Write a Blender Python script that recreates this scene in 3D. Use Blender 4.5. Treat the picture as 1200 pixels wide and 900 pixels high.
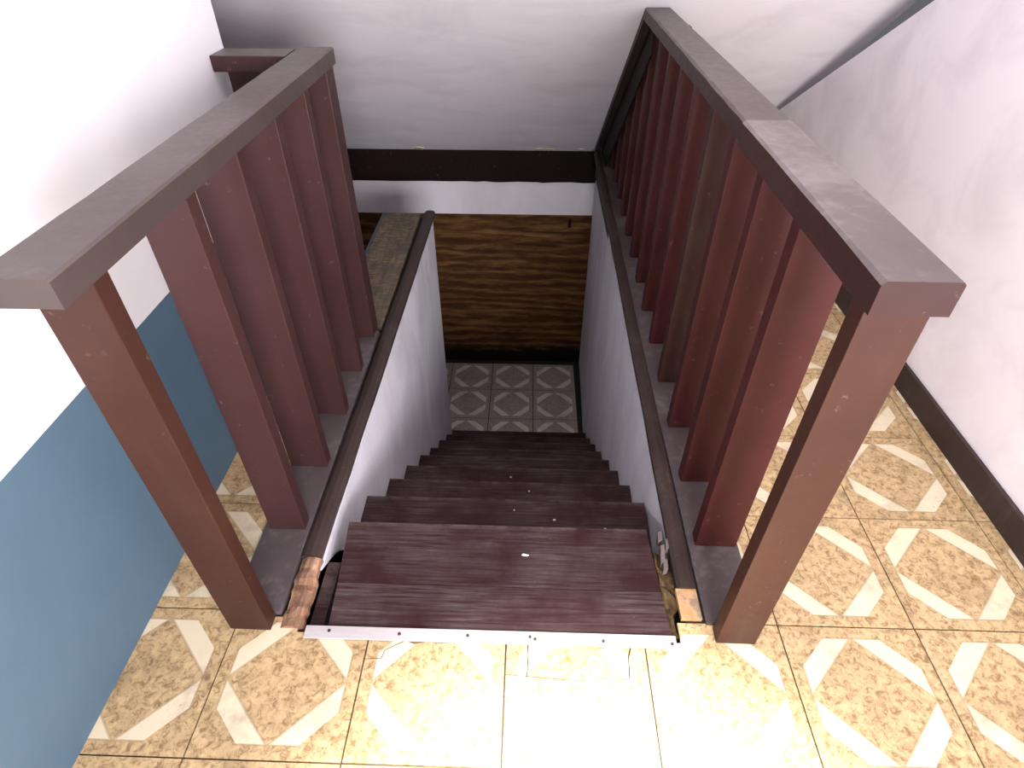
import bpy, bmesh, math, random
from mathutils import Vector
random.seed(7)
S = bpy.context.scene
for o in list(bpy.data.objects): bpy.data.objects.remove(o)
COL = S.collection

# ------------------------------------------------------------ camera, world, lights, exposure
cam_d = bpy.data.cameras.new('camera'); cam = bpy.data.objects.new('camera', cam_d); COL.objects.link(cam)
cam_d.sensor_width = 36; cam_d.sensor_fit = 'HORIZONTAL'; cam_d.lens = 702 / 1200 * 36; cam_d.clip_start = .02
cam.location = (0, 0, 1.37); cam.rotation_euler = (math.radians(50), 0, math.radians(1.75))
S.camera = cam
W = bpy.data.worlds.new('world'); S.world = W; W.use_nodes = True
W.node_tree.nodes['Background'].inputs[0].default_value = (.92, .92, 1, 1)
W.node_tree.nodes['Background'].inputs[1].default_value = .14

def lamp(name, kind, loc, rot, energy, color, **kw):
    d = bpy.data.lights.new(name, kind); d.energy = energy; d.color = color
    for k, v in kw.items(): setattr(d, k, v)
    o = bpy.data.objects.new(name, d); COL.objects.link(o); o.location = loc; o.rotation_euler = rot
    return o
# added spot without a fixture, makes the bright patch on the near floor
lamp('floor_spot', 'SPOT', (.24, -.36, 2.6), (math.radians(9.5), math.radians(2), 0), 4000, (1, .96, .88),
     spot_size=math.radians(30), spot_blend=1.0, shadow_soft_size=.12)
# added soft area light behind the camera, tilted up to brighten the ceiling
lamp('ceiling_fill', 'AREA', (.62, -1.4, 1.15), (math.radians(108), 0, math.radians(6)), 195, (1, .965, 1),
     shape='RECTANGLE', size=1.1, size_y=.9)
S.view_settings.view_transform = 'Standard'; S.view_settings.look = 'None'
S.view_settings.exposure = 0; S.view_settings.gamma = 1; S.view_settings.use_curve_mapping = False

# ------------------------------------------------------------ material helpers
class NT:
    def __init__(s, name):
        s.m = bpy.data.materials.new(name); s.m.use_nodes = True; s.t = s.m.node_tree; s.b = s.t.nodes['Principled BSDF']
    def n(s, typ, **kw):
        nd = s.t.nodes.new(typ)
        for k, v in kw.items(): setattr(nd, k, v)
        return nd
    def put(s, sock, v):
        if isinstance(v, bpy.types.NodeSocket): s.t.links.new(v, sock)
        elif isinstance(v, tuple) and len(v) == 3 and sock.type == 'RGBA': sock.default_value = v + (1,)
        else: sock.default_value = v
    def coord(s, scale=(1, 1, 1), rnd=True, gen='Object'):
        c = s.n('ShaderNodeTexCoord'); mp = s.n('ShaderNodeMapping'); s.put(mp.inputs['Vector'], c.outputs[gen]); mp.inputs['Scale'].default_value = scale
        if rnd:
            oi = s.n('ShaderNodeObjectInfo'); a = s.math('MULTIPLY', oi.outputs['Random'], 37.0)
            s.put(mp.inputs['Location'], a)
        return mp.outputs[0]
    def math(s, op, a, b=0.0, c=0.0, clamp=False):
        nd = s.n('ShaderNodeMath', operation=op, use_clamp=clamp)
        s.put(nd.inputs[0], a); s.put(nd.inputs[1], b); s.put(nd.inputs[2], c); return nd.outputs[0]
    def noise(s, v, scale=5, detail=6, rough=.6, dist=0.0):
        nd = s.n('ShaderNodeTexNoise'); s.put(nd.inputs['Vector'], v)
        for k, x in (('Scale', scale), ('Detail', detail), ('Roughness', rough), ('Distortion', dist)): nd.inputs[k].default_value = x
        return nd.outputs['Fac']
    def ramp(s, f, stops):
        nd = s.n('ShaderNodeValToRGB'); e = nd.color_ramp.elements
        while len(e) < len(stops): e.new(.5)
        for i, (p, c) in enumerate(stops):
            e[i].position = p; e[i].color = (c + (1,)) if isinstance(c, tuple) else (c, c, c, 1)
        s.put(nd.inputs[0], f); return nd.outputs[0]
    def mix(s, f, a, b, mode='MIX'):
        nd = s.n('ShaderNodeMix', data_type='RGBA', blend_type=mode); s.put(nd.inputs[0], f); s.put(nd.inputs[6], a); s.put(nd.inputs[7], b)
        return nd.outputs[2]
    def done(s, col, rough=.6, bump=None, bs=.2, bd=.004, metal=0.0, spec=.5):
        s.put(s.b.inputs['Base Color'], col); s.put(s.b.inputs['Roughness'], rough); s.put(s.b.inputs['Metallic'], metal)
        s.b.inputs['Specular IOR Level'].default_value = spec
        if bump is not None:
            bp = s.n('ShaderNodeBump'); bp.inputs['Strength'].default_value = bs; bp.inputs['Distance'].default_value = bd
            s.put(bp.inputs['Height'], bump); s.put(s.b.inputs['Normal'], bp.outputs[0])
        return s.m

def paint_mat(name, c0, c1, wear, wear_col, rough=.46, spec=.22):
    t = NT(name); v = t.coord(); vs = t.coord((4, 4, .5))
    big = t.noise(v, 4, 4, .55); streak = t.noise(vs, 9, 5, .6); fine = t.noise(v, 42, 5, .7)
    col = t.mix(t.ramp(big, [(.3, 0.), (.7, 1.)]), c0, c1)
    w = t.math('ADD', t.math('MULTIPLY', streak, .55), t.math('MULTIPLY', big, .45))
    col = t.mix(t.ramp(w, [(.62 - wear, 0.), (.78 - wear, .85)]), col, wear_col)
    col = t.mix(t.ramp(fine, [(.635, 0.), (.72, .5)]), col, (.15, .11, .10))
    return t.done(col, t.math('ADD', t.math('MULTIPLY', fine, .25), rough - .1), fine, .12, .002, spec=spec)

M = {}
M['maroon'] = paint_mat('maroon_paint', (0.0382, 0.0082, 0.0079), (0.0540, 0.0130, 0.0123), .02, (0.0474, 0.0201, 0.0162))
M['maroon_worn'] = paint_mat('worn_maroon_paint', (0.0384, 0.0124, 0.0105), (0.0409, 0.0198, 0.0149), .12, (0.0409, 0.0248, 0.0167))
M['maroon_brown'] = paint_mat('brown_maroon_paint', (0.0336, 0.0125, 0.0091), (0.0440, 0.0167, 0.0112), .06, (0.0483, 0.0230, 0.0149))
M['rail'] = paint_mat('lit_handrail_top_paint', (0.0625, 0.0460, 0.0425), (0.0950, 0.0750, 0.0710), .08, (0.1250, 0.1050, 0.1000), .34)  # grey handrail top: light falling on it is put into the colour
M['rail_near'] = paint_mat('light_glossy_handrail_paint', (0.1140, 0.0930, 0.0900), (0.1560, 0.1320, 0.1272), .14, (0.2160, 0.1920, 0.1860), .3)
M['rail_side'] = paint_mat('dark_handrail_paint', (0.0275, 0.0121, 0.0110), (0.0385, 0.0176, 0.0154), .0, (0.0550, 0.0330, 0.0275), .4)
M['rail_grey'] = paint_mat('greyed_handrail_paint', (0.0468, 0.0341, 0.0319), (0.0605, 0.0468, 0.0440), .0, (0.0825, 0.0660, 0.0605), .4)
M['sill'] = paint_mat('dusty_sill_paint', (0.0527, 0.0384, 0.0397), (0.0868, 0.0694, 0.0713), .1, (0.1364, 0.1178, 0.1178), .6)
M['trim'] = paint_mat('brown_trim_paint', (0.0310, 0.0200, 0.0175), (0.0500, 0.0340, 0.0300), .08, (0.0800, 0.0600, 0.0525), .5)
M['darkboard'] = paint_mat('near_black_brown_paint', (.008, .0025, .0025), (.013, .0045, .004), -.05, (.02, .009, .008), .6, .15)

def tread_mat():
    t = NT('worn_tread_paint'); v = t.coord(); g = t.coord((2.5, 60, 60)); c = t.coord((1, 1, 1))
    big = t.noise(v, 4.5, 6, .65); grain = t.noise(g, 2.2, 8, .75, .4); fine = t.noise(c, 90, 4, .7)
    col = t.mix(t.ramp(big, [(.3, 0.), (.7, 1.)]), (.026, .0075, .0085), (.036, .012, .0135))
    w = t.math('MULTIPLY', t.ramp(big, [(.36, 0.), (.66, 1.)]), t.ramp(grain, [(.40, 0.), (.62, 1.)]))
    col = t.mix(t.math('MULTIPLY', w, .9), col, (.10, .082, .078))
    col = t.mix(t.ramp(grain, [(.28, .75), (.40, 0.)]), col, (.009, .004, .004))
    col = t.mix(t.ramp(fine, [(.68, 0.), (.74, .6)]), col, (.16, .13, .12))
    sx = t.n('ShaderNodeSeparateXYZ'); t.put(sx.inputs[0], t.coord(rnd=False))
    nose = t.math('MULTIPLY', t.ramp(t.math('ADD', sx.outputs[1], .5), [(.482, 0.), (.499, 1.)]), t.ramp(t.noise(v, 13, 6, .7), [(.42, 0.), (.6, 1.)]))
    col = t.mix(t.math('MULTIPLY', nose, .5), col, (.15, .115, .105))
    return t.done(col, .6, grain, .5, .003, spec=.18)
M['tread'] = tread_mat()

def plaster_mat(name, base, stain, amt, scale=(1, 1, .45), bump=.35):
    t = NT(name); v = t.coord(scale, rnd=False); v2 = t.coord(rnd=False)
    a = t.noise(v, 3.2, 7, .6, .6); b = t.noise(v2, 14, 6, .7); c = t.noise(v2, 60, 4, .7)
    col = t.mix(t.math('MULTIPLY', t.ramp(a, [(.45, 0.), (.72, 1.)]), amt), base, stain)
    col = t.mix(t.math('MULTIPLY', t.ramp(b, [(.62, 0.), (.75, 1.)]), amt * .5), col, stain)
    col = t.mix(t.ramp(c, [(.745, 0.), (.775, .5)]), col, (.16, .14, .13))
    h = t.math('ADD', t.math('MULTIPLY', a, 1.5), t.math('MULTIPLY', b, .6))
    return t.done(col, .7, h, bump, .012, spec=.3)
M['plaster'] = plaster_mat('white_plaster', (.74, .73, .78), (.42, .40, .43), .55)
M['ceiling'] = plaster_mat('lavender_white_ceiling', (.84, .80, .84), (.60, .56, .60), .5, (.7, 1.2, 1.2), .08)
M['kneewall'] = plaster_mat('white_strip_plaster', (.86, .82, .87), (.55, .48, .48), .3)
M['substrate'] = plaster_mat('grey_rough_substrate', (.15, .125, .115), (.06, .045, .04), .8)
M['mortar'] = plaster_mat('dark_mortar', (.055, .040, .030), (.03, .022, .018), .8)
M['mortar_tan'] = plaster_mat('tan_mortar', (.36, .25, .14), (.17, .11, .06), .9)
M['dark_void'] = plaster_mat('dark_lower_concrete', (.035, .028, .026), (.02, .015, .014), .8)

def dado():
    t = NT('white_wall_with_blue_dado'); v = t.coord(rnd=False)
    sx = t.n('ShaderNodeSeparateXYZ'); t.put(sx.inputs[0], v)
    a = t.noise(v, 4, 5, .6)
    f = t.math('GREATER_THAN', sx.outputs[2], .58)
    col = t.mix(f, t.mix(a, (.055, .105, .155), (.08, .14, .195)), (.72, .72, .75))
    return t.done(col, .6, a, .1, .005)
M['dado'] = dado()

def wood_panel():
    t = NT('brown_wood_grain_panel'); v = t.coord((.7, 1, 5), rnd=False); v2 = t.coord((.8, 1, 2), rnd=False); v3 = t.coord((1.6, 1, 34), rnd=False)
    big = t.noise(v2, 2.6, 5, .6, .8); mid = t.noise(v, 2.3, 9, .72, 2.2); fine = t.noise(v3, 2.4, 8, .75, .6)
    w = t.n('ShaderNodeTexWave', wave_type='RINGS', rings_direction='Y'); t.put(w.inputs['Vector'], t.coord((.7, 1, 3.6), rnd=False))
    for k, x in (('Scale', 1.1), ('Distortion', 14), ('Detail', 6), ('Detail Scale', .8), ('Detail Roughness', .7)): w.inputs[k].default_value = x
    g = t.math('ADD', t.math('ADD', t.math('MULTIPLY', mid, .62), t.math('MULTIPLY', w.outputs['Fac'], .16)), t.math('MULTIPLY', fine, .22))
    col = t.ramp(g, [(.30, (.030, .012, .005)), (.44, (.070, .029, .010)), (.56, (.145, .066, .022)), (.70, (.27, .145, .058))])
    col = t.mix(t.ramp(fine, [(.33, .6), (.43, 0.)]), col, (.03, .012, .006))
    col = t.mix(t.ramp(big, [(.5, 0.), (.68, .55)]), col, (.035, .014, .007))
    # black damp mould creeping up from the floor
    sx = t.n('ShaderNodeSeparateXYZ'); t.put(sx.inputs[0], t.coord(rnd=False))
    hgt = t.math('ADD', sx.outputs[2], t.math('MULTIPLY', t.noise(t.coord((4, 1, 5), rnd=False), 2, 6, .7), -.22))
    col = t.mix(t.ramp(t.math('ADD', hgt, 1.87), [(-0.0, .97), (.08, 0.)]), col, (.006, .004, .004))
    return t.done(col, .6, fine, .15, .002, spec=.15)
M['panel'] = wood_panel()

def plank():
    t = NT('weathered_grey_brown_plank'); v = t.coord((14, 1.6, 1), rnd=False); v2 = t.coord(rnd=False); v3 = t.coord((9, 30, 1), rnd=False)
    a = t.noise(v, 3, 7, .7, .8); b = t.noise(v2, 7, 6, .65); c = t.noise(v3, 2, 6, .7)
    col = t.ramp(a, [(.3, (.035, .022, .014)), (.5, (.085, .058, .036)), (.7, (.17, .125, .075))])
    col = t.mix(t.ramp(c, [(.5, 0.), (.66, .8)]), col, (.24, .18, .10))
    col = t.mix(t.ramp(b, [(.45, 0.), (.65, .8)]), col, (.05, .042, .036))
    return t.done(col, .75, a, .4, .004)
M['plank'] = plank()

def rot():
    t = NT('rotten_yellow_brown_timber'); v = t.coord((9, 1.5, 1)); v2 = t.coord()
    a = t.noise(v, 6, 7, .7, .6); b = t.noise(v2, 22, 6, .7)
    col = t.ramp(a, [(.3, (.025, .014, .008)), (.5, (.13, .078, .025)), (.7, (.30, .19, .07))])
    col = t.mix(t.ramp(b, [(.5, 0.), (.65, .8)]), col, (.045, .028, .018))
    return t.done(col, .85, t.math('ADD', a, b), .8, .01)
M['rot'] = rot()
def raw():
    t = NT('raw_orange_brown_wood_end'); v = t.coord((7, 1.6, 1)); v2 = t.coord()
    a = t.noise(v, 7, 8, .75, .8); b = t.noise(v2, 18, 6, .7)
    col = t.ramp(a, [(.3, (.12, .055, .032)), (.5, (.33, .175, .10)), (.7, (.55, .36, .24))])
    col = t.mix(t.ramp(b, [(.54, 0.), (.68, .8)]), col, (.12, .085, .05))
    return t.done(col, .85, t.math('ADD', a, b), .9, .01)
M['raw'] = raw()
def orange_tile():
    t = NT('stained_orange_tile'); v2 = t.coord()
    b = t.noise(v2, 16, 5, .6)
    col = t.ramp(b, [(.35, (.36, .16, .045)), (.52, (.50, .30, .15)), (.62, (.24, .17, .11))])
    return t.done(col, .6, b, .3, .003)
M['orange'] = orange_tile()

def tile_mat(name, half, tan0, tan1, cream, grime, gloss):
    t = NT(name); v = t.coord(rnd=False); vr = t.coord()
    sx = t.n('ShaderNodeSeparateXYZ'); t.put(sx.inputs[0], v)
    u = t.math('DIVIDE', t.math('ABSOLUTE', sx.outputs[0]), half); w = t.math('DIVIDE', t.math('ABSOLUTE', sx.outputs[1]), half)
    mx = t.math('MAXIMUM', u, w); s = t.math('ADD', u, w)
    marb = t.noise(vr, 62, 7, .75, .7); marb2 = t.noise(vr, 9, 4, .6, .5)
    tan = t.ramp(marb, [(.38, tan0), (.52, tan1), (.66, tuple(min(1, c * 1.18) for c in tan1))])
    crm = t.mix(t.ramp(marb2, [(.4, 0.), (.7, .5)]), cream, tuple(c * .86 for c in cream))
    inner = t.math('LESS_THAN', mx, .82); band = t.math('MULTIPLY', t.math('GREATER_THAN', s, .84), t.math('LESS_THAN', s, 1.22))
    f = t.math('MULTIPLY', inner, band)
    col = t.mix(f, tan, crm)
    # fine printed outline round the bands
    e1 = t.math('LESS_THAN', t.math('ABSOLUTE', t.math('SUBTRACT', s, .845)), .02)
    e2 = t.math('LESS_THAN', t.math('ABSOLUTE', t.math('SUBTRACT', mx, .825)), .014)
    ed = t.math('MAXIMUM', t.math('MULTIPLY', e1, t.math('LESS_THAN', mx, .84)), t.math('MULTIPLY', e2, t.math('LESS_THAN', s, 1.24)))
    col = t.mix(t.math('MULTIPLY', ed, .5), col, tuple(c * .62 for c in tan1))
    dirt = t.noise(vr, 7, 7, .7); dots = t.noise(vr, 60, 3, .6)
    col = t.mix(t.math('MULTIPLY', t.ramp(dirt, [(.5, 0.), (.72, 1.)]), grime), col, tuple(c * .45 for c in tan0))
    col = t.mix(t.ramp(dots, [(.72, 0.), (.76, .75)]), col, (.09, .06, .035))
    return t.done(col, gloss, marb, .08, .002, spec=.35)
M['tile'] = tile_mat('tan_and_cream_patterned_tile', .1625, (.22, .135, .06), (.47, .335, .175), (.66, .57, .40), .5, .55)
M['tile_low'] = tile_mat('grey_beige_patterned_tile', .175, (.33, .285, .25), (.47, .41, .365), (.88, .83, .76), .4, .5)

def metal():
    t = NT('scuffed_white_aluminium'); v = t.coord((2, 60, 60)); v2 = t.coord((14, 60, 60))
    a = t.noise(v, 3, 6, .7); b = t.noise(v2, 2, 6, .7)
    col = t.mix(a, (.40, .375, .375), (.60, .57, .57)); col = t.mix(t.ramp(b, [(.58, 0.), (.7, .7)]), col, (.33, .27, .25))
    return t.done(col, .4, a, .2, .001, metal=.25)
M['metal'] = metal()
def plain(name, c, rough=.6): t = NT(name); a = t.noise(t.coord(), 30, 4, .6); return t.done(t.mix(a, tuple(x * .7 for x in c), c), rough, a, .2, .002)
M['screw'] = plain('rusty_screw', (.05, .035, .03)); M['chip'] = plain('white_paint_chip', (.82, .79, .74)); M['flake'] = plain('cream_plaster_flake', (.75, .66, .48))
M['bluepaint'] = plain('dark_blue_paint_edge', (.045, .075, .095))

# ------------------------------------------------------------ mesh helpers
def link(name, me, mat, parent=None, loc=(0, 0, 0)):
    o = bpy.data.objects.new(name, me); COL.objects.link(o); o.location = loc
    if mat is not None and len(me.materials) == 0: me.materials.append(mat)
    if parent: o.parent = parent
    return o
def tag(o, label=None, cat=None, group=None, kind=None):
    for k, v in (('label', label), ('category', cat), ('group', group), ('kind', kind)):
        if v: o[k] = v
    return o
def empty(name, loc, label, cat, group=None):
    o = bpy.data.objects.new(name, None); COL.objects.link(o); o.location = loc; o.empty_display_size = .05
    return tag(o, label, cat, group)
def add_box(bm, x0, x1, y0, y1, z0, z1, bevel=0.0):
    b = bmesh.ops.create_cube(bm, size=1)['verts']
    for v in b: v.co = Vector(((x0 + x1) / 2 + v.co.x * (x1 - x0), (y0 + y1) / 2 + v.co.y * (y1 - y0), (z0 + z1) / 2 + v.co.z * (z1 - z0)))
    if bevel:
        es = list({e for v in b for e in v.link_edges})
        bmesh.ops.bevel(bm, geom=es, offset=bevel, segments=2, affect='EDGES', profile=.6)
def me_of(bm, name):
    bmesh.ops.recalc_face_normals(bm, faces=bm.faces); me = bpy.data.meshes.new(name); bm.to_mesh(me); bm.free(); return me
def box(name, x0, x1, y0, y1, z0, z1, mat, parent=None, bevel=0.0, org=None):
    """box given in the coordinates of its parent (or of the world); its origin is at its base centre"""
    if org is None: org = ((x0 + x1) / 2, (y0 + y1) / 2, z0)
    bm = bmesh.new(); add_box(bm, x0 - org[0], x1 - org[0], y0 - org[1], y1 - org[1], z0 - org[2], z1 - org[2], bevel)
    return link(name, me_of(bm, name), mat, parent, org)
def prism(name, pts, mat, parent=None, axis='Z', lo=0, hi=.01, loc=(0, 0, 0)):
    """polygon pts extruded between lo and hi along axis (lo/hi may be functions of the point)"""
    bm = bmesh.new()
    def P(p, h):
        h = h(p) if callable(h) else h
        return {'Z': (p[0], p[1], h), 'X': (h, p[0], p[1]), 'Y': (p[0], h, p[1])}[axis]
    a = [bm.verts.new(P(p, lo)) for p in pts]; b = [bm.verts.new(P(p, hi)) for p in pts]; n = len(pts)
    bm.faces.new(a); bm.faces.new(b)
    for i in range(n): bm.faces.new((a[i], a[(i + 1) % n], b[(i + 1) % n], b[i]))
    bmesh.ops.triangulate(bm, faces=[f for f in bm.faces if len(f.verts) > 4])
    return link(name, me_of(bm, name), mat, parent, loc)

# ------------------------------------------------------------ measures (metres; the upper floor is z = 0)
ZL = -1.87; YB = 4.19; R = -ZL / 9; G = .2578; Y0 = 1.02
XL = -.525
def XR(y): return .397 + .0197 * (y - .9)
def zc(y): return -.05 + (YB - y) * .71            # sloping ceiling
WL, WR = -.90, 1.32

# ------------------------------------------------------------ the setting
bm = bmesh.new()
for b in ((WL, WR, -1.2, .70, -.16, -.009), (.44, WR, .70, 4.05, -.16, -.009), (.40, .44, .70, .83, -.16, -.009), (WL, -.585, .70, 1.94, -.16, -.009)): add_box(bm, *b)
floor = tag(link('floor', me_of(bm, 'floor'), M['mortar']), kind='structure')
TX0, TY0, TP, GAP = -.685, .425, .325, .0035
regions = [(WL, WR, -1.2, .698), (.577, WR, .698, 3.6), (WL, -.713, .698, 1.935), (.376, .577, .698, .757), (-.713, -.535, .698, .735)]
tile_cache = {}
for i in range(-1, 7):
    for j in range(-3, 10):
        x0, y0 = TX0 + i * TP, TY0 + j * TP; cx, cy = x0 + TP / 2, y0 + TP / 2
        if (i, j) in ((2, 0), (1, 0)): continue                      # the broken tiles are built below
        rs = []
        for a, b, c, d in regions:
            q = (max(a, x0 + GAP / 2), min(b, x0 + TP - GAP / 2), max(c, y0 + GAP / 2), min(d, y0 + TP - GAP / 2))
            if q[1] - q[0] > .006 and q[3] - q[2] > .006: rs.append(tuple(round(w, 4) for w in (q[0] - cx, q[1] - cx, q[2] - cy, q[3] - cy)))
        if not rs: continue
        key = tuple(rs)
        if key not in tile_cache:
            bm = bmesh.new()
            for r in rs: add_box(bm, *r, -.009, 0)
            tile_cache[key] = me_of(bm, 'tile')
        link('tile', tile_cache[key], M['tile'], floor, (cx, cy, random.uniform(-.0006, .0004)))
def shard(cx, cy, pts, dz=0): prism('tile_shard', [(x - cx, y - cy) for x, y in pts], M['tile'], floor, 'Z', -.009, 0, (cx, cy, dz))
cx, cy = TX0 + 2.5 * TP, TY0 + .5 * TP                               # tile with a long crack
shard(cx, cy, [(-.033, .427), (.288, .427), (.288, .698), (.262, .698), (.25, .66), (.247, .611), (.17, .608), (.145, .603), (.10, .604), (.05, .607), (-.033, .6125)])
shard(cx, cy, [(-.033, .6145), (.012, .6115), (.016, .630), (.014, .66), (.016, .698), (-.033, .698)], -.0005)
shard(cx, cy, [(.015, .6115), (.06, .6090), (.098, .6065), (.108, .620), (.118, .632), (.121, .645), (.128, .655), (.125, .672), (.118, .698), (.019, .698), (.0165, .66), (.0185, .630)], .0008)
shard(cx, cy, [(.102, .6055), (.146, .6050), (.17, .6100), (.244, .6130), (.247, .662), (.258, .698), (.215, .698), (.195, .68), (.168, .672), (.152, .652), (.135, .634), (.122, .6285)], -.0007)
box('mortar_patch', .10, .225, .60, .70, -.009, -.004, M['mortar_tan'], floor)
cx = TX0 + 1.5 * TP
shard(cx, cy, [(-.358, .427), (-.037, .427), (-.037, .698), (-.07, .698), (-.085, .683), (-.10, .69), (-.13, .684), (-.155, .69), (-.185, .68), (-.22, .684), (-.25, .676), (-.27, .684), (-.315, .66), (-.32, .64), (-.358, .638)])
shard(cx, cy, [(-.358, .640), (-.322, .642), (-.317, .662), (-.275, .686), (-.28, .698), (-.358, .698)], -.0008)
box('mortar_patch', -.30, -.05, .66, .70, -.009, -.004, M['mortar_tan'], floor)

# left wall with the blue dado, right wall
def side_wall(name, x0, x1, ya, yb, zbot, mat):
    return tag(prism(name, [(ya, zbot), (yb, zbot), (yb, zc(yb) + .02), (ya, min(zc(ya) + .02, 3.2))], mat, None, 'X', x0, x1), kind='structure')
side_wall('wall_left', WL - .1, WL, -1.2, 1.94, -.16, M['dado'])
side_wall('wall_right', WR, WR + .1, -1.2, 4.1, -.16, M['ceiling'])
tag(box('baseboard_right', WR - .015, WR, -1.2, 3.85, 0, .09, M['trim'], bevel=.003), kind='structure')
# sloping ceiling in two overlapping sheets
YJ = 3.18
def sheet(name, ya, yb, off, parent=None):
    return prism(name, [(ya, zc(ya) + off), (yb, zc(yb) + off), (yb, zc(yb) + .06), (ya, zc(ya) + .06)], M['ceiling'], parent, 'X', -2.3, WR + .1)
ceiling = tag(sheet('ceiling', .25, YJ, -.006), kind='structure')
sheet('ceiling_sheet', YJ, YB + .05, .0, ceiling)
for x, w in ((-.775, .045), (-.745, .03), (.06, .04), (.12, .045), (.35, .03)):      # flaked plaster along the bottom edge
    pts = [(x + w * math.cos(a) * random.uniform(.5, 1), .03 * math.sin(a) * random.uniform(.5, 1)) for a in [k * math.pi / 4 for k in range(8)]]
    o = prism('plaster_flake', pts, M['flake'], ceiling, 'Z', -.006, .006, (0, YB - .035, zc(YB - .035))); o.rotation_euler = (-math.atan(.71), 0, 0)
# far wall: dark band, white strip, wood-grain panelling
wall = tag(prism('wall_back', [(-2.3, ZL), (.60, ZL), (.60, .0), (-2.3, .0)], M['kneewall'], None, 'Y', YB, YB + .1), kind='structure')
band = [(-2.3, -.262)]; x = -2.3
while x < .44: x += random.uniform(.03, .09); band.append((min(x, .50), -.262 + random.uniform(-.004, .004)))
tag(prism('baseboard_back', band + [(.50, -.047), (-2.3, -.045)], M['darkboard'], None, 'Y', YB - .022, YB), kind='structure')
for k, (a, b) in enumerate(((-2.3, -1.08), (-1.078, .50))):
    box('wood_panel', a, b, YB - .008, YB, ZL, -.513, M['panel'], wall, org=(0, YB, 0))
# knot marks
for x, z, h in ((.300, -.575, .04), (.405, -.56, .012)):
    prism('knot_hole', [(x + .35 * h * math.cos(a), z + h * math.sin(a)) for a in [k * math.pi / 4 for k in range(8)]], M['darkboard'], wall, 'Y', YB - .0095, YB - .006)

# stairwell side walls (plaster faces over a dark substrate, broken away beside the top tread)
lw = [(.872, -.012), (3.06, -.012), (3.06, ZL), (1.34, ZL), (1.34, -.36), (1.29, -.27), (1.262, -.232), (1.22, -.255), (1.175, -.235), (1.15, -.225), (1.12, -.228), (1.10, -.200), (1.07, -.178), (1.045, -.142), (1.015, -.13), (.99, -.095), (.955, -.066), (.93, -.06), (.90, -.035)]
wl = tag(prism('wall_stair_left', lw, M['plaster'], None, 'X', -.54, XL), kind='structure')
prism('substrate', [(.70, -.02), (3.055, -.02), (3.055, ZL), (.70, ZL)], M['darkboard'], wl, 'X', -.575, -.54)
prism('broken_plaster_edge', [(.93, -.065), (.99, -.10), (1.045, -.147), (1.10, -.205), (1.17, -.24), (1.16, -.30), (1.04, -.25), (.95, -.13)], M['substrate'], wl, 'X', -.54, -.527)
rw = [(.895, -.012), (4.185, -.012), (4.185, ZL), (1.34, ZL), (1.34, -.36), (1.265, -.215), (1.205, -.165), (1.15, -.158), (1.11, -.146), (1.085, -.12), (1.072, -.055), (1.06, -.098), (1.04, -.088), (1.01, -.075), (.985, -.05), (.95, -.042), (.92, -.022)]
wr = tag(prism('wall_stair_right', rw, M['plaster'], None, 'X', lambda p: XR(p[0]), lambda p: XR(p[0]) + .015), kind='structure')
prism('substrate', [(.83, -.02), (4.185, -.02), (4.185, ZL), (.83, ZL)], M['substrate'], wr, 'X', lambda p: XR(p[0]) + .0155, lambda p: XR(p[0]) + .06)
# mouldings along both edges of the stairwell
def moulding(name, xa, xb, ya, yb, shift):
    prof = [(0, -.014), (1, -.014), (1, .004), (.82, .010), (.5, .0125), (.18, .010), (0, .004)]
    bm = bmesh.new(); N = 14; rings = []
    for k in range(N + 1):
        y = ya + (yb - ya) * k / N; w = random.uniform(-.0015, .0015)
        rings.append([bm.verts.new((xa + shift * (y - ya) + (xb - xa) * p[0] + w, y, p[1])) for p in prof])
    for a, b in zip(rings, rings[1:]):
        for i in range(len(prof)): bm.faces.new((a[i], a[(i + 1) % len(prof)], b[(i + 1) % len(prof)], b[i]))
    bm.faces.new(rings[0]); bm.faces.new(rings[-1])
    return tag(link(name, me_of(bm, name), M['trim']), kind='structure')
t1 = moulding('trim_1', .391, .438, .838, 4.02, .008)
t2 = moulding('trim_2', -.583, -.531, .90, 3.06, .010)
# board closing the right railing against the slope
prism('slope_board', [(2.72, zc(2.72) - .008), (4.10, zc(4.10) - .008), (4.10, zc(4.10) - .045), (2.72, zc(2.72) - .045)], M['trim'], ceiling, 'X', .430, .465)

# lower landing
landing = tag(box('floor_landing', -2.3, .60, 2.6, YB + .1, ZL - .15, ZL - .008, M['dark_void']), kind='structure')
lt = {}
for i in range(-6, 3):
    for j in range(0, 4):
        x0, y1 = .41 - .35 * (i + 4), 4.135 - .35 * j
        if x0 > .42 or x0 - .35 < -2.3 or y1 < 2.9: continue
        if 'a' not in lt:
            bm = bmesh.new(); add_box(bm, -.172, .172, -.172, .172, -.008, 0); lt['a'] = me_of(bm, 'tile')
        o = link('tile', lt['a'], M['tile_low'], landing, (x0 - .175, y1 - .175, ZL - (ZL - .15) + 0 + random.uniform(-.001, 0)))
        o.location = (x0 - .175 - landing.location.x, y1 - .175 - landing.location.y, ZL - landing.location.z + random.uniform(-.001, 0))
tag(box('wall_lower_left', -2.4, -2.3, 1.9, YB, ZL - .1, 1.6, M['plaster']), kind='structure')
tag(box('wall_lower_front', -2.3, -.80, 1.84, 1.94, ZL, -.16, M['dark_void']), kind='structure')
tag(prism('wall_stair_end', [(1.96, -.03), (3.05, -.03), (3.05, ZL), (1.96, ZL)], M['dark_void'], None, 'X', -.79, -.576), kind='structure')

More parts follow.
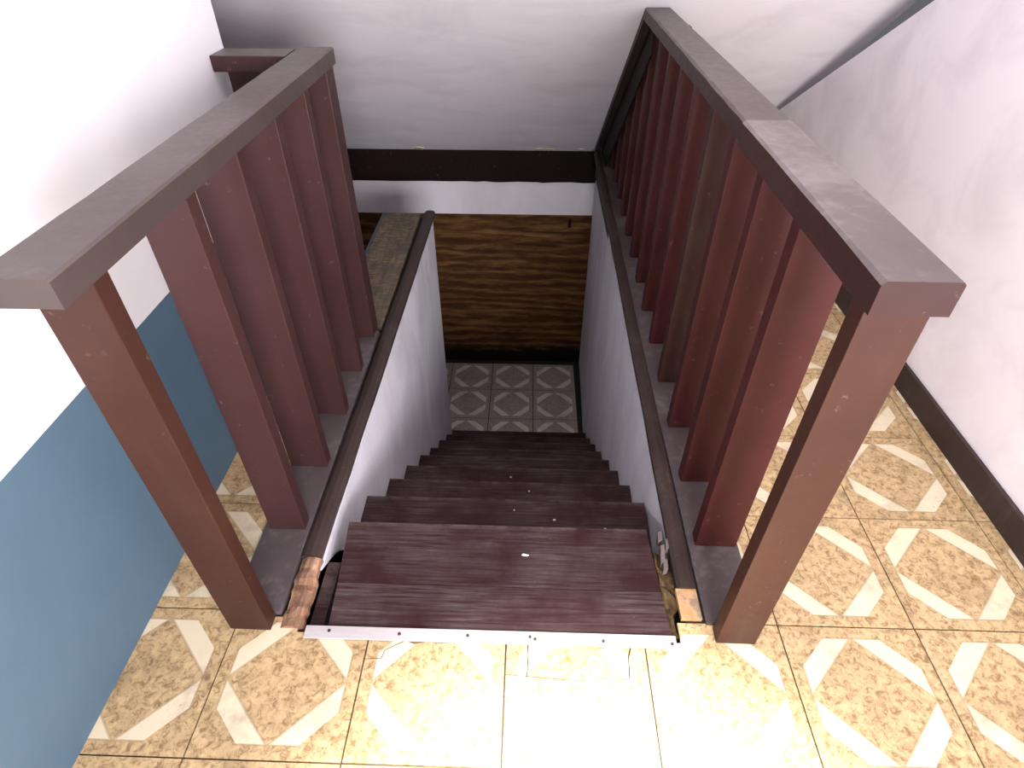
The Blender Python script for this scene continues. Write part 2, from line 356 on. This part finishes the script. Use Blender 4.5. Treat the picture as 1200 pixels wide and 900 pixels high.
# ------------------------------------------------------------ staircase
st = empty('staircase', (0, 2.0, ZL), 'steep flight of dark maroon worn wooden steps going down between white walls', 'staircase')
def sbox(name, x0, x1, y0, y1, z0, z1, mat, bevel=0.0, parent=None):
    p = parent or st
    return box(name, x0, x1, y0 - 2.0, y1 - 2.0, z0 - ZL, z1 - ZL, mat, p, bevel)
def tread(pts, z, th, name='tread', nose=0.0):
    ym = max(y for x, y in pts) + nose                  # origin on the worn nosing
    return prism(name, [(x, y - ym) for x, y in pts], M['tread'], st, 'Z', -th, 0, (0, ym - 2.0, z - ZL))
tread([(-.463, .7125), (.356, .7125), (.350, .828), (-.470, .830)], .001, .03, nose=.05)
tread([(-.470, .8315), (.350, .8295), (.338, 1.018), (-.486, 1.02)], .0, .03)
for k in range(1, 9):
    y0, y1, z = Y0 + (k - 1) * G - .02, Y0 + k * G, -k * R
    jl, jr = random.uniform(0, .004), random.uniform(0, .004)
    tread([(XL + jl + .001, y0), (XR(y0) - jr - .002, y0), (XR(y1) - jr - .002, y1 + random.uniform(-.004, .004)), (XL + jl + .001, y1 + random.uniform(-.004, .004))], z, .03)
for k in range(0, 9):
    y = Y0 + k * G - .021; zb = -(k + 1) * R
    sbox('riser', XL + .002 if k else -.484, XR(y) - .003 if k else .337, y - .018, y, max(zb, ZL + .001), -k * R - .0305, M['tread'])
sbox('stringer', XL + .001, -.489, .702, 1.0, -.40, -.19, M['tread'])
sbox('stringer', XL + .001, -.489, .702, .915, -.1895, -.04, M['tread'])
# rough timber showing between top tread and right wall
rt = empty('rotten_timber', (.375, .83, -.10), 'rotten yellow-brown timber edge beside the top step, under broken plaster', 'timber')
bm = bmesh.new(); N = 12; prev = None; rings = []
for k in range(N + 1):
    y = -.115 + .25 * k / N; a = .3575 + random.uniform(-.003, .003) - .004 * k / N; b = .392 if k > 3 else .374
    rings.append([bm.verts.new((q - .375, y, h)) for q, h in ((a, 0), (b, 0), (b, .092 + random.uniform(-.010, .004) - .002 * k), ((a + b) / 2, .094 + random.uniform(-.016, .003) - .002 * k), (a, .082 + random.uniform(-.012, .004)))])
for a, b in zip(rings, rings[1:]):
    for i in range(5): bm.faces.new((a[i], a[(i + 1) % 5], b[(i + 1) % 5], b[i]))
bm.faces.new(rings[0]); bm.faces.new(rings[-1])
link('timber', me_of(bm, 'timber'), M['rot'], rt)
for k in range(5):
    x, y = -.012 + random.uniform(-.004, .02), .06 + .022 * k
    prism('splinter', [(x, y), (x + .012, y + .005), (x + .015, y + .035), (x + .004, y + .03)], M['substrate'], rt, 'Z', .08, .1 + random.uniform(0, .006))
o = prism('tile_fragment', [(-.026, -.040), (.024, -.040), (.024, .040), (-.027, .040)], M['orange'], None, 'Z', -.008, .005, (.413, .797, .0))
tag(o, 'small square orange-stained tile fragment at the end of the brown moulding', 'tile fragment')
bm = bmesh.new(); N = 12; rings = []
for k in range(N + 1):
    y = -.09 + .19 * k / N; a = -.027 + random.uniform(-.003, .003) - .006 * k / N + .004; b = .030 + random.uniform(-.004, .003) - .004 * k / N
    rings.append([bm.verts.new(q) for q in ((a, y, -.02), (b, y, -.02), (b, y, .0 + random.uniform(-.004, .004)), (b * .4, y, .010 + random.uniform(-.004, .004)), (a * .4, y, .010 + random.uniform(-.005, .003)), (a, y, random.uniform(-.004, .004)))])
for a, b in zip(rings, rings[1:]):
    for i in range(6): bm.faces.new((a[i], a[(i + 1) % 6], b[(i + 1) % 6], b[i]))
bm.faces.new(rings[0]); bm.faces.new(rings[-1])
tag(link('timber_end', me_of(bm, 'timber_end'), M['raw'], None, (-.553, .797, 0)), 'raw splintered orange-brown timber end where the moulding paint has gone', 'timber')

# threshold strip
th = empty('threshold_strip', (-.0745, .697, 0), 'pale scuffed metal threshold strip screwed down along the top step', 'strip')
bm = bmesh.new(); add_box(bm, -.4395, .4385, -.0155, .0155, .0012, .0065, .0015); link('strip', me_of(bm, 'strip'), M['metal'], th)
for x, y in ((-.456, .70), (-.288, .697), (-.126, .698), (.021, .699), (.033, .694), (.193, .694), (.353, .692)):
    bm = bmesh.new(); bmesh.ops.create_cone(bm, cap_ends=True, segments=10, radius1=.0042, radius2=.0036, depth=.003)
    link('screw', me_of(bm, 'screw'), M['screw'], th, (x + .0745, y - .697, .0072))

# ------------------------------------------------------------ railings
bal_cache = {}
def baluster(parent, name, x0, x1, y0, z0, z1, mat, t=.038, tilt=0):
    k = (round(x1 - x0, 3), round(z1 - z0, 3), t, mat.name)
    if k not in bal_cache:
        bm = bmesh.new(); w, h = x1 - x0, z1 - z0
        add_box(bm, -w / 2, w / 2, 0, t, 0, h, .0022); bal_cache[k] = me_of(bm, 'baluster'); bal_cache[k].materials.append(mat)
    L = parent.location
    o = link(name, bal_cache[k], mat, parent, ((x0 + x1) / 2 - L.x, y0 - L.y, z0 - L.z)); o.rotation_euler = (0, tilt, random.uniform(-.012, .012))
    return o
def rail_piece(parent, name, x0, x1, y0, y1, z0, z1, top='rail', side='rail_side'):
    """handrail board: worn top coloured lighter as if lit, darker sides, a few knocked edges"""
    L = parent.location; bm = bmesh.new(); N = max(4, int((y1 - y0) / .06)); rings = []
    for k in range(N + 1):
        y = y0 + (y1 - y0) * k / N; d = random.uniform(0, .0025); e = .004
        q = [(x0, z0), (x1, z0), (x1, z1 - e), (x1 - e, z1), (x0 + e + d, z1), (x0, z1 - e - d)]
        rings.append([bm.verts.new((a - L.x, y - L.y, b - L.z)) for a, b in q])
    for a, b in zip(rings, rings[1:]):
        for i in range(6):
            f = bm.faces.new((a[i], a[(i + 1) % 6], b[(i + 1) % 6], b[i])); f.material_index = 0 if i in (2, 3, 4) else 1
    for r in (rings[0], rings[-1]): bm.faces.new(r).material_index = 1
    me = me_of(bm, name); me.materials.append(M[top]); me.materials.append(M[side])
    return link(name, me, None, parent)
RZ0, RZ1 = .957, 1.0
right = empty('railing', (.51, 1.7, 0), 'maroon wooden railing running into the sloping ceiling, a joint part-way along its handrail', 'railing')
def rbox(p, name, x0, x1, y0, y1, z0, z1, mat, bevel=0.0):
    L = p.location; return box(name, x0 - L.x, x1 - L.x, y0 - L.y, y1 - L.y, z0 - L.z, z1 - L.z, mat, p, bevel)
rbox(right, 'sill', .4435, .576, .745, 4.04, -.0085, .006, M['sill'], .002)
ys = [.70, .965, 1.19, 1.42, 1.65, 1.88, 2.11, 2.34, 2.57, 2.80, 3.03, 3.26, 3.49, 3.72]
for k, y in enumerate(ys):
    dx = .022 * (y - .7)
    top = min(RZ0 - .0005, zc(y + .04) - .012)
    m = M['maroon_brown'] if k == 0 else M['maroon_worn'] if k in (4,) else M['maroon']
    baluster(right, 'baluster', .457 + dx * .6, (.548 if k == 0 else .565) + dx * .6, y, .0005 if k == 0 else .0065, top, m)
prism('slope_shade_board', [(2.755 - 1.7, zc(2.755) - .0125), (4.0 - 1.7, zc(4.0) - .0125), (4.0 - 1.7, .007), (3.75 - 1.7, .007), (2.66 - 1.7, zc(2.66) - .19), (2.66 - 1.7, RZ0 - .001), (2.74 - 1.7, RZ0 - .001)], M['darkboard'], right, 'X', .466 - .51, .474 - .51)  # dark board added to stand in for the shade under the slope
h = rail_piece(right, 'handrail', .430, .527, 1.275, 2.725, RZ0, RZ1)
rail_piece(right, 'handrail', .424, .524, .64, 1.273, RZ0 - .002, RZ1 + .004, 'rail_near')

left = empty('railing', (-.64, 1.3, 0), 'greyer maroon railing ending in a square corner, its return meeting the wall', 'railing')
rbox(left, 'sill', -.712, -.5865, .742, 1.94, -.0085, .006, M['sill'], .002)
ysl = [.70, .985, 1.215, 1.45, 1.677, 1.893]
M['maroon_grey'] = paint_mat('greyed_maroon_paint', (0.0367, 0.0149, 0.0149), (0.0458, 0.0200, 0.0195), .02, (0.0457, 0.0228, 0.0199), .4)
for k, y in enumerate(ysl):
    m = M['maroon_brown'] if k == 0 else M['maroon_grey']
    baluster(left, 'baluster', -.695 if k < 2 else -.709, -.597, y, .0005 if k == 0 else .0065, RZ0 - .0005, m, .038 if k < 5 else .078)
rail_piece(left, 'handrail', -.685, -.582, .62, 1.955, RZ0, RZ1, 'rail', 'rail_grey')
bm = bmesh.new(); add_box(bm, -.899 + .64, -.6865 + .64, 1.835 - 1.3, 1.935 - 1.3, RZ0, RZ1 - .001, .003)
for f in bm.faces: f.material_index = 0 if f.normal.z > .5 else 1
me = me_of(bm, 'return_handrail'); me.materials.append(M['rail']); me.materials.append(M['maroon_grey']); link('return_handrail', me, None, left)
baluster(left, 'baluster', -.875, -.785, 1.87, .0005, RZ0 - .0005, M['maroon_grey'])

# weathered ledge beyond the left railing
lp = box('ledge_plank', -.778, -.585, 1.98, 3.055, -.025, -.001, M['plank'], bevel=.003)
tag(lp, 'weathered grey-brown plank ledge capping the wall past the railing corner', 'plank')
o = box('edge_strip', -.790, -.7785, 1.98, 3.05, -.03, .0015, M['bluepaint'], bevel=.001); tag(o, 'dark blue painted edge strip along the weathered plank', 'strip')

# ------------------------------------------------------------ paint chips lying on the steps
chips = [(.006, .925, 0, .010, 'largest white paint chip, lying mid-way on the top step'),
         (.100, 1.20, 1, .006, 'larger white paint chip near the middle of the second step'),
         (-.03, 1.235, 1, .004, 'smaller white paint chip near the middle of the second step'),
         (.02, 1.49, 2, .005, 'tiny white paint chip on the third step down'),
         (-.06, 1.74, 3, .006, 'white speck of paint on the fourth step down'),
         (.26, 1.17, 1, .005, 'white paint fleck by the white wall end of the second step'),
         (.20, 2.23, 5, .008, 'pale paint fleck on the dark sixth step down')]
for x, y, k, r, lab in chips:
    n = 6; pts = [(r * random.uniform(.25, 1.1) * math.cos(a), .75 * r * random.uniform(.25, 1.1) * math.sin(a)) for a in [i * 2 * math.pi / n for i in range(n)]]
    o = prism('paint_chip', pts, M['chip'], None, 'Z', 0, .0035, (x, y, -k * R + (.0002 if k else .0004)))
    tag(o, lab, 'paint chip', 'paint chips on the stairs')
